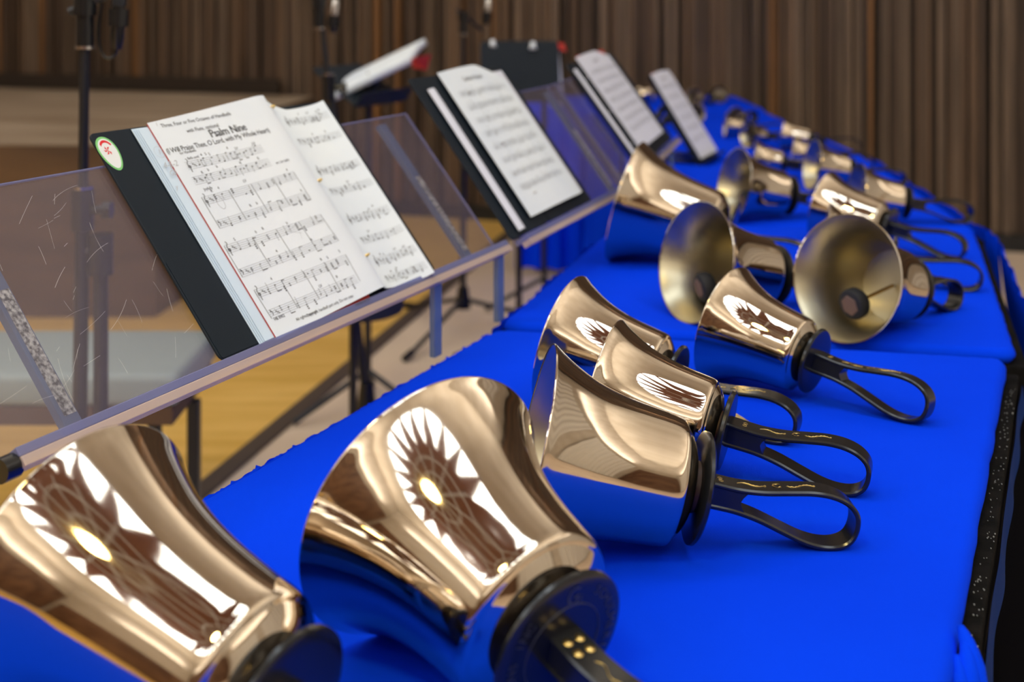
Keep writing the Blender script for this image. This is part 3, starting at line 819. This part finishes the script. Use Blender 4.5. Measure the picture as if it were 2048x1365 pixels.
SM = 'loose white sheets'
def music_root(fr, u0, label, group=None): 
    return empty('sheet_music', fr.P(u0, 0, .004), 0, label, 'sheet music', group)
mroot = empty('sheet_music', F1.P(.07, 0, .004), 0, 'open music titled Psalm Nine on the sticker folder, left page sharp', 'sheet music')
XM = Matrix.Translation(-F1.P(.07, 0, .004)) @ F1.M()
for k in range(4):
    m, _ = sheet_mesh([(.068 + .0022 * k, .0045 + .0012 * k), (.16, .0052 + .0012 * k), (.26, .0060 + .0014 * k)], .0, .300 - .0012 * k, 6)
    m.xform(XM); m.build('under_sheet', PAPER_BLUE, mroot, smooth=True, angle=40, label='cool white sheet underneath')
m, _ = sheet_mesh([(.0922, .0092), (.18, .0105), (.30, .013)], -.003, .301, 6, .0008); m.xform(XM); m.build('red_sheet', RED, mroot, label='thin red sheet edge')
LEFT = [(.0925, .0105), (.15, .0125), (.21, .016), (.27, .0205), (.310, .0235), (.330, .0215), (.3375, .0165)]
lv = lambda u, f: -.0045 + (.0065) * ((u - .09) / .24) + f * (.3065 + .006 * ((u - .09) / .24))
mL, PL = sheet_mesh(LEFT, 0, 1, 24, vfun=lv); mL.xform(XM); lp = mL.build('left_page', PAPER_PINK, mroot, smooth=True, angle=40)
RIGHT = [(.3375, .0165), (.350, .0135), (.375, .0125), (.405, .0150), (.432, .0205), (.452, .0275)]
rv = lambda u, f: .002 - .010 * min(1, ((u - .337) / .10)) ** .8 + f * (.3125 - .020 * min(1, (u - .337) / .04) ** .6 + .006 * ((u - .337) / .12))
mR, PR_ = sheet_mesh(RIGHT, 0, 1, 24, vfun=rv); mR.xform(XM); rp = mR.build('right_page', PAPER, mroot, smooth=True, angle=40)
mR2, _ = sheet_mesh([(u + .002, w_ - .0022) for u, w_ in RIGHT], 0, 1, 12, vfun=lambda u, f: rv(min(u, .452), f)); mR2.xform(XM); mR2.build('page_behind', PAPER_FAR, mroot, smooth=True, angle=40)
for (px, py) in ((528, 246), (627, 393), (727, 541)):
    u, v = F1.uv(px, py); m = MB(); pts = [(.3375 + .0055 * math.cos(k / 8 * math.pi), v + .012, .0165 + .0075 * math.sin(k / 8 * math.pi)) for k in range(9)]
    m.tube(pts, .0013, 8); m.xform(XM); m.build('binder_ring', GOLD, mroot, smooth=True)
rg = random.Random(21)
# The page bows toward the viewer, so positions are read on the raised surface
wl = surf(PL)
def on_page(px, py, w):
    fr = F1; r = Vector(((px - 1024) / F_PX, 1, -(py - HOR) / F_PX)); c = Vector((0, 0, CAM_Z)); wv = .012
    for _ in range(6):
        Pw = fr.P0 + fr.N * wv; q = c + r * ((Pw - c).dot(fr.N) / r.dot(fr.N)) - fr.P0; wv = w(q.dot(fr.d))
    return q.dot(fr.d), q.dot(fr.s)
pr = Print(lambda u, f: wl(u, 0), 0, 1)
def PG(px, py): return on_page(px, py, wl)
u1_, v1_ = PG(427, 240); pr.text('Three, Four or Five Octaves of Handbells', u1_ - .03, v1_ + .004, .0078)
u1_, v1_ = PG(425, 256); pr.text('with Flute, optional', u1_ - .018, v1_ + .002, .0078)
ut, vt_ = PG(455, 262); pr.text('Psalm Nine', ut, vt_, .0165, bold=.0005, spacing=.95)
ut, vt_ = PG(430, 283); pr.text('(I Will Praise Thee, O Lord, with My Whole Heart)', ut + .008, vt_ - .001, .0105, spacing=.92)
ut, vt_ = PG(383, 312); pr.text('for Handbells', ut - .003, vt_ + .006, .0055); pr.text('Bells used', ut, vt_ - .003, .0052)
ut, vt_ = PG(566, 323); pr.text('arr. for bells', ut - .002, vt_, .0055)
ut, vt_ = PG(415, 378); pr.text('Joyfully', ut, vt_, .0055)
H = .0105
SYS = [((368, 327), (520, 290), 'treble', .0062, False), ((382, 357), (535, 318), 'bass', .0068, False),
       ((403, 398), (585, 343), 'treble', .013, True), ((432, 447), (610, 381), 'bass', .013, True),
       ((447, 493), (640, 430), 'treble', .013, True), ((476, 543), (668, 466), 'bass', .013, True),
       ((507, 582), (690, 510), 'treble', .011, True), ((534, 622), (708, 552), 'bass', .011, True)]
ends = []
for a, b_, cf, dn_, ch in SYS:
    A, B_ = PG(*a), PG(*b_); vv = (A[1] + B_[1]) / 2; vv_a, vv_b = vv + (A[1] - vv) * .4, vv + (B_[1] - vv) * .4
    staff(pr, (A[0], vv_a), (B_[0], vv_b), H, rg, dens=dn_ * .62, clef=cf, chord=ch); ends.append(((A[0], vv_a), (B_[0], vv_b)))
for i in (2, 4, 6):
    (a0, a1), (c0_, c1) = ends[i], ends[i + 1]
    for f in (0, .28, .52, .76, 1.0):
        p = (a0[0] + (a1[0] - a0[0]) * f, a0[1] + (a1[1] - a0[1]) * f); q = (c0_[0] + (c1[0] - c0_[0]) * f, c0_[1] + (c1[1] - c0_[1]) * f - H)
        pr.line(p, (p[0] * .5 + q[0] * .5, q[1]), .0006)
for (px, py, t, sz) in ((558, 636, 'HB 0902', .0058), (660, 612, 'Copyright: handbell part only. Do not copy.', .0056), (612, 632, 'All rights reserved', .0056), (672, 618, '', .005)):
    if t:
        a, c_ = PG(px, py); pr.text(t, a, c_, sz)
a, c_ = PG(655, 622); pr.text('Reproducing this publication without permission is prohibited by law', a + .004, c_ - .008, .0062, spacing=.95)
pr.m.xform(XM); pr.m.build('printed_notation', [INK, INKG], lp)
pn = Print(lambda u, f: wl(u, 0), 0, 1, .0007)
for (px, py, t, sz) in ((318, 305, '1', .010), (340, 330, '4-5-2', .012), (345, 347, 'G3', .010), (312, 250, '1', .008), (352, 375, 'y', .009)):
    a, c_ = PG(px, py); pn.text(t, a, c_, sz, shear=.3)
a, c_ = PG(318, 305)
for k in range(16):
    pn.line((a + .008 * math.cos(k * .4), c_ + .008 * math.sin(k * .4)), (a + .008 * math.cos(k * .4 + .4), c_ + .008 * math.sin(k * .4 + .4)), .0004)
a, c_ = PG(440, 405); o_ = [(a + .006 * math.cos(k * .42), c_ + .010 * math.sin(k * .42)) for k in range(16)]
for p, q in zip(o_, o_[1:]): pn.line(p, q, .0006)
a, c_ = PG(590, 465)
for (x0, y0, x1, y1) in ((-.012, .004, .012, .010), (.012, .010, .004, -.012), (-.012, .004, .010, -.004)): pn.line((a + x0, c_ + y0), (a + x1, c_ + y1), .0003)
pn.m.xform(XM); pn.m.build('pencil_marks', PENCIL, lp, label='faint grey pencil notes')
wr = surf(PR_); pq = Print(lambda u, f: wr(u, 0), 0, 1)
for k, v in enumerate((.262, .228, .178, .144, .098, .064, .030, .002)):
    vv = v + .012
    staff(pq, (.3555, vv + .003), (.4465, vv - .002), .0095, rg, dens=.0045, chord=True, clef='treble' if k % 2 == 0 else 'bass')
pq.m.xform(XM); pq.m.build('printed_notation', [INK, INKG], rp)

def simple_pages(fr, u0, u1, v0, v1, label, lift=.006, thinL=None, staves=8, back=True, tilt=.0, mat_=PAPER, seed=1, red=False, tabs=False, cut=.0):
    base = fr.P(u0, v0, lift); root = empty('sheet_music', base, 0, label, 'sheet music', None); X = Matrix.Translation(-base) @ fr.M(); rg = random.Random(seed)
    W = u1 - u0
    if back:
        for k in range(3):
            m, _ = sheet_mesh([(u0 + .03 + .004 * k, lift + .0005 * k), (u0 + W * .6, lift + .002), (u1 + .022 - .006 * k, lift + .004)], v0 + .002, v1 - .014 - .004 * k, 5); m.xform(X); m.build('back_sheet', PAPER_FAR, root, smooth=True, angle=40)
    if red:
        m, _ = sheet_mesh([(u0 + .02, lift + .0022), (u0 + W * .5, lift + .003), (u1 - .01, lift + .0035)], v0 + .01, v1 + .004, 5); m.xform(X); m.build('red_sheet', RED, root, smooth=True, angle=40, label='red card peeking out')
    prof = [(u0, lift + .004), (u0 + W * .3, lift + .007), (u0 + W * .7, lift + .010), (u1, lift + .008)]
    m, P_ = sheet_mesh(prof, v0, v1, 12, vfun=lambda u, f: v0 + f * (v1 - v0 - cut * max(0, (u - u0) / W - .62) * 2) + .004 * math.sin(3 * (u - u0) / W) * f); m.xform(X); pg = m.build('front_page', mat_, root, smooth=True, angle=40)
    if thinL:
        m, _ = sheet_mesh([(thinL[0], lift + .002), ((thinL[0] + thinL[1]) / 2, lift + .006), (thinL[1], lift + .002)], v0 - .012, v1 - .028, 14); m.xform(X); m.build('folded_page', PAPER_FAR, root, smooth=True, angle=40)
    w = surf(P_); p = Print(lambda u, f: w(u, 0), 0, 1, .0012)
    p.text('Carillon Prelude' if seed % 2 else 'Song of Bells', u0 + W * .45, v1 - .022, .013)
    for k in range(staves):
        v = v1 - .045 - k * (v1 - v0 - .075) / staves
        staff(p, (u0 + W * .1, v), (u1 - W * .1, v), .0095, rg, dens=.006, chord=True)
    p.m.xform(X); p.m.build('printed_notation', [INK, INKG], pg)
    return root
fo2, _ = folder(F2, .300, .735, .318, 'black folder on the second rack with a thick curled stack of music', gut=.475)
simple_pages(F2, .405, .672, .020, .318, 'thick curled music stack on the second folder, blurred staves', lift=.006, thinL=(.332, .362), seed=3, cut=.045)
fo3, _ = folder(F3, .290, .930, .292, 'black folder on the third rack seen almost edge-on', gut=.39)
simple_pages(F3, .400, .800, .030, .300, 'bundle of slanting white pages on the third folder above the big back bell', lift=.006, thinL=(.30, .335), staves=7, mat_=PAPER_FAR, seed=4, red=True, cut=.03)

# fourth folder on a small black table easel
F4 = Frame(1400, 322, 22, 58, .765)
er = empty('table_easel', F4.P(.09, 0), 0, 'small black easel standing on the third table behind the big back bell', 'easel')
er.location.z = T; be = Vector(er.location); Xe = Matrix.Translation(-be) @ F4.M()
m = MB(); slab(m, rounded_rect(.0, -.010, .215, .16, .01), -.016, -.006); m.xform(Xe); m.build('back_plate', BINDER, er, bevel=.001)
m = MB(); slab(m, [(.0, -.012), (.215, -.012), (.215, -.004), (.0, -.004)], -.006, .03); m.xform(Xe); m.build('shelf', BINDER, er, bevel=.001)
for u in (.03, .18):
    a = F4.P(u, .20, -.018) - be; c = F4.P(u, .0, -.018) - be; f = Vector((a.x + F4.n.x * .10, a.y + F4.n.y * .10, .012))
    m = MB(); m.tube([c + Vector((0, 0, -.0)), a], .006, 8); m.build('upright', STEEL_BLACK, er, smooth=True)
    m = MB(); m.tube([a, f], .010, 8); m.tube([f, Vector((c.x, c.y, .009))], .007, 8); m.build('leg', STEEL_BLACK, er, smooth=True)
fo4 = empty('music_folder', F4.P(0, 0), 0, 'small black folder propped on the table easel, seen nearly edge-on', 'folder', 'black music folders on the racks')
X4 = Matrix.Translation(-F4.P(0, 0)) @ F4.M()
m = MB(); slab(m, rounded_rect(-.01, .0, .235, .30, .006), -.005, -.002); m.xform(X4); m.build('cover', BINDER, fo4)
sm4 = simple_pages(F4, .0, .205, .004, .302, 'white pages on the easel folder seen nearly edge-on, red tab on top', lift=.001, staves=6, mat_=PAPER_FAR, seed=6, red=True)

# ------------------------------------------------------------------ microphone stands
def mic_stand(x, y, top, label, lean=0.0, boom=None, rz=0, low=.9, foot_r=.26, disc=False, spare=None):
    r = empty('microphone_stand', (x, y, 0), R(rz), label, 'microphone stand', 'black microphone stands behind the racks')
    m = MB(); m.tube([(0, 0, .10), (lean * low / top, 0, low + .03)], .0125, 16); m.build('lower_tube', STEEL_BLACK, r, smooth=True, angle=40)
    m = MB(); m.tube([(lean * low / top, 0, low), (lean, 0, top)], .0085, 16); m.build('upper_tube', STEEL_BLACK, r, smooth=True, angle=40)
    m = MB(); m.tube([(lean * low / top, 0, low - .035), (lean * low / top, 0, low + .035)], .019, 20); m.tube([(lean * low / top, 0, low), (lean * low / top + .042, 0, low)], .008, 12); m.tube([(lean * low / top + .036, 0, low), (lean * low / top + .05, 0, low)], .015, 12)
    m.build('height_clutch', BLACKP, r, smooth=True, angle=40)
    m = MB(); m.tube([(lean * low / top, 0, low + .036), (lean * low / top, 0, low + .040)], .0165, 20); m.build('bright_collar', CHROME, r, smooth=True, angle=40)
    m = MB(); m.tube([(0, 0, .09), (0, 0, .17)], [.030, .020], 20); hub = m.build('hub', BLACKP, r, smooth=True, angle=40)
    if disc:
        m = MB(); m.tube([(0, 0, 0), (0, 0, .018), (0, 0, .09)], [.10, .095, .02], 40); m.build('round_base', STEEL_BLACK, r, smooth=True, angle=40)
    for k in range(0 if disc else 3):
        w = R(200 + 120 * k); m = MB(); e = Vector((math.cos(w) * foot_r, math.sin(w) * foot_r, .014))
        m.tube([(math.cos(w) * .02, math.sin(w) * .02, .12), e], .009, 10); lg = m.build('leg', STEEL_BLACK, r, smooth=True, angle=40)
        m = MB(); m.tube([e - Vector((math.cos(w), math.sin(w), 0)) * .03 + Vector((0, 0, .008)), e + Vector((math.cos(w), math.sin(w), 0)) * .02], .0135, 10); m.build('rubber_foot', BLACKP, lg, smooth=True, angle=40)
    m = MB(); m.tube([(lean, 0, top - .07), (lean, 0, top - .018)], .0155, 18); m.tube([(lean, 0, top - .018), (lean, 0, top + .015)], .020, 18); m.build('boom_clutch', BLACKP, r, smooth=True, angle=40)
    m = MB(); m.tube([(lean, 0, top - .076), (lean, 0, top - .071)], .0165, 18); m.build('bright_collar', CHROME, r, smooth=True, angle=40)
    if spare:
        m = MB(); m.tube([(spare[0], 0, spare[1]), (spare[0], 0, spare[2])], .0125, 14); m.tube([(spare[0], 0, spare[2] - .07), (spare[0], 0, spare[2])], .021, 16); m.tube([(lean * low / top, 0, spare[2] - .03), (spare[0], 0, spare[2] - .03)], .010, 10); m.build('folded_arm', STEEL_BLACK, r, smooth=True, angle=40)
    if boom:
        m = MB(); m.tube([(lean - boom[0] * .3, 0, top + boom[1] * -.3), (lean, 0, top), (lean + boom[0], 0, top + boom[1])], .0075, 12); m.build('boom_arm', STEEL_BLACK, r, smooth=True, angle=40)
    return r
def microphone(loc, label, L=.10, tilt=6, cable=True, light=False):
    r = empty('microphone', loc, 0, label, 'microphone', 'microphones on the stands'); r.rotation_euler = (0, R(tilt), 0)
    m = MB(); m.tube([(0, 0, -L), (0, 0, -L + .02), (0, 0, 0)], [.008, .0115, .0115], 20); m.build('body', BLACKP, r, smooth=True, angle=40)
    m = MB(); m.tube([(0, 0, .0), (0, 0, .03), (0, 0, .045)], [.0125, .0125, .009], 20); m.build('grille', CHROME if light else STEEL_BLACK, r, smooth=True, angle=40)
    m = MB(); m.tube([(0, 0, -.035), (0, 0, -.005)], .017, 20); m.build('clip_ring', BLACKP, r, smooth=True, angle=40)
    if cable:
        m = MB(); pts = crom([(0, 0, -L), (-.004, 0, -L - .012), (-.018, 0, -L - .016), (-.030, 0, -L + .004), (-.033, 0, -.03), (-.030, 0, .03), (-.04, 0, .08)], 6); m.tube(pts, .0028, 8); m.build('cable', BLACKP, r, smooth=True)
    return r
X_ = lambda px, Y: (px - 1024) / F_PX * Y
Z_ = lambda py, Y: CAM_Z - (py - HOR) / F_PX * Y
mic_stand(X_(153, 2.2), 2.2, Z_(10, 2.2), 'black microphone stand at the left, standing behind the clear rack', lean=.015, boom=(.09, .04), low=Z_(420, 2.2), spare=(.042, .50, Z_(468, 2.2)))
microphone((X_(238, 2.2), 2.2, Z_(12, 2.2)), 'black microphone with a looped cable hanging beside the left stand', L=.075, tilt=3)
mic_stand(X_(733, 3.62), 3.62, Z_(5, 3.62), 'slim black microphone stand rising behind the sticker folder', lean=-.133, boom=(.045, .05), low=Z_(175, 3.62), disc=True)
microphone((X_(668, 3.62), 3.62, Z_(30, 3.62)), 'microphone with a pale band hanging from the middle stand', L=.05, cable=False, light=True)
mic_stand(X_(926, 4.8), 4.8, Z_(30, 4.8), 'distant black microphone stand whose tripod foot shows under the rack', boom=(.10, -.06), low=Z_(240, 4.8), rz=45, foot_r=.42)
microphone((X_(975, 4.8), 4.8, Z_(22, 4.8)), 'pale-tipped microphone clipped at the top of the distant stand', L=.05, cable=False, light=True)

# ------------------------------------------------------------------ black music stands behind
def music_stand(x, y, z, rz, label, w=.46, h=.30, tilt=62):
    r = empty('music_stand', (x, y, 0), R(rz), label, 'music stand', 'black orchestra music stands')
    Mt = Matrix.Rotation(R(tilt), 4, 'X')
    m = MB(); slab(m, rounded_rect(-w / 2, 0, w / 2, h, .02), -.002, .001); m.xform(Matrix.Translation((0, 0, z)) @ Mt); m.build('desk', BINDER, r, bevel=.0008)
    m = MB(); slab(m, [(-w / 2, 0), (w / 2, 0), (w / 2, .004), (-w / 2, .004)], 0, .05); m.xform(Matrix.Translation((0, 0, z)) @ Mt); m.build('ledge', BINDER, r, bevel=.0008)
    m = MB(); m.tube([(0, .05, .1), (0, .05, z + .05)], .011, 14); m.tube([(0, .05, z + .03), (0, .03, z + .09)], .02, 12); m.build('pole', STEEL_BLACK, r, smooth=True, angle=40)
    for k in range(3):
        w_ = R(30 + 120 * k); m = MB(); m.tube([(0, .05, .13), (math.cos(w_) * .24, .05 + math.sin(w_) * .24, .012)], .009, 10); m.build('leg', STEEL_BLACK, r, smooth=True, angle=40)
    return r
# desk seen edge-on with bright pages
Y5 = 3.85
s1 = music_stand(X_(763, Y5), Y5, Z_(208, Y5), 62, 'black music stand behind the first two folders, carrying bright rolled pages', w=.27, h=.20, tilt=34)
pr1 = empty('sheet_music', (X_(770, Y5), Y5, Z_(190, Y5)), R(0), 'bright curled pages with a red corner on the black stand behind', 'sheet music')
a, b_ = Vector((X_(672, Y5) - pr1.location.x, -.10, Z_(186, Y5) - pr1.location.z)), Vector((X_(818, Y5) - pr1.location.x, .06, Z_(116, Y5) - pr1.location.z))
m = MB(); dd = (b_ - a); n_ = Vector((0.25, -.3, .9)).normalized()
vs = []; fs = []
for i in range(13):
    f = i / 12; c = a + dd * f
    for j in range(9):
        g = j / 8; vs.append(c + Vector((.03, .20, .050)) * g + Vector((0, 0, .010 * math.sin(g * 3.0) )))
for i in range(12):
    for j in range(8): fs.append((i * 9 + j, (i + 1) * 9 + j, (i + 1) * 9 + j + 1, i * 9 + j + 1))
m.add(vs, fs); pgo = m.build('page', PAPER, pr1, smooth=True); so_ = pgo.modifiers.new('s', 'SOLIDIFY'); so_.thickness = .022
m = MB(); m.add([b_ + Vector((.006, 0, -.004)), b_ + Vector((.052, .16, .0)), b_ + Vector((.040, .16, -.05)), b_ + Vector((.010, .0, -.035))], [(0, 1, 2, 3)]); rc = m.build('red_card', RED, pr1); so_ = rc.modifiers.new('s', 'SOLIDIFY'); so_.thickness = .003
Y6 = 4.3
s2 = music_stand(X_(1042, Y6), Y6, Z_(205, Y6), 8, 'broad black music stand behind the second folder, bare papers clipped on its rim', w=.27, h=.21, tilt=80)
for (px, py, lab, mt) in ((985, 86, 'pale pinkish paper corner at the left top of the broad black stand', PAPER_PINK), (1066, 90, 'small pale paper corner at the middle top of the broad black stand', PAPER)):
    o = empty('paper_clip', (X_(px, Y6), Y6 + .02, Z_(py, Y6)), 0, lab, 'clip'); m = MB(); m.tube([(0, -.004, -.012), (0, .008, .006)], .009, 12); m.tube([(-.012, .002, -.012), (.012, .002, -.012)], .004, 8); m.build('jaw', mt, o, smooth=True, angle=40)
s3 = music_stand(X_(1105, 5.1), 5.1, Z_(180, 5.1), 40, 'narrow black music stand right of the broad one, with a red-topped page', w=.12, h=.17, tilt=70)
o = empty('sheet_music', (X_(1112, 4.5), 4.5, Z_(150, 4.5)), 0, 'small leaning page with red top edge just left of the third folder pages', 'sheet music')
m = MB(); m.add([(-.02, 0, -.11), (.03, .02, -.11), (.01, .02, .10), (-.045, 0, .10)], [(0, 1, 2, 3)]); q = m.build('page', PAPER_FAR, o); q.modifiers.new('s', 'SOLIDIFY').thickness = .004
m = MB(); m.add([(-.005, 0, .095), (.035, .02, .08), (.025, .02, .112), (-.01, 0, .115)], [(0, 1, 2, 3)]); q = m.build('red_tab', RED, o); q.modifiers.new('s', 'SOLIDIFY').thickness = .006

# ------------------------------------------------------------------ chairs and padded bench
def bench(x0, x1, y0, y1, z, label):
    cx, cy = (x0 + x1) / 2, (y0 + y1) / 2; r = empty('padded_bench', (cx, cy, 0), 0, label, 'bench'); w, d = x1 - x0, y1 - y0
    m = MB(); m.box((0, 0, z - .035), (w, d, .07)); m.build('cushion', mat('grey_green_vinyl', (.34, .42, .40), .5), r, bevel=.018, segs=4, smooth=True)
    m = MB(); m.box((0, 0, z - .09), (w * .97, d * .96, .04)); m.build('apron', mat('brown_bench_wood', (.10, .055, .035), .5), r, bevel=.003)
    for lx in (-w / 2 + .05, X_(310, cy) - cx, X_(388, cy) - cx):
        m = MB(); m.box((lx, 0, (z - .11) / 2), (.026, .03, z - .11)); m.build('leg', STEEL_BLACK, r, bevel=.003)
    return r
bench(-1.55, X_(378, 2.75), 2.66, 3.02, .478, 'low grey-green padded bench seen through the scratched acrylic panel')
def chair(x, y, rz, label, zs=.44):
    r = empty('stacking_chair', (x, y, 0), R(rz), label, 'chair', 'black chairs behind the racks')
    m = MB(); m.box((0, 0, zs), (.40, .40, .04)); m.build('seat', mat('navy_fabric', (.012, .016, .05), .9), r, bevel=.012, segs=3)
    m = MB(); m.box((0, .20, zs + .30), (.40, .03, .22)); m.build('backrest', bpy.data.materials['navy_fabric'], r, bevel=.012, segs=3)
    for sx in (-1, 1):
        m = MB(); m.tube([(sx * .185, -.17, .0), (sx * .185, -.17, zs - .02)], .0115, 12); m.build('leg', STEEL_BLACK, r, smooth=True, angle=40)
        m = MB(); m.tube([(sx * .185, .20, .0), (sx * .185, .18, zs), (sx * .185, .215, zs + .38)], .0115, 12); m.build('leg', STEEL_BLACK, r, smooth=True, angle=40)
    return r
st = empty('stool', (X_(706, 3.28), 3.28, 0), 0, 'black pedestal stool whose thin column shows under the first rack', 'stool')
m = MB(); m.tube([(0, 0, .455), (0, 0, .50)], .13, 32); m.build('seat', mat('navy_fabric', (.012, .016, .05), .9), st, bevel=.01, smooth=True, angle=40)
m = MB(); m.tube([(0, 0, .02), (0, 0, .455)], .0105, 16); m.build('column', STEEL_BLACK, st, smooth=True, angle=40)
m = MB(); m.tube([(0, 0, 0), (0, 0, .02)], [.12, .115], 32); m.build('base', STEEL_BLACK, st, smooth=True, angle=40)
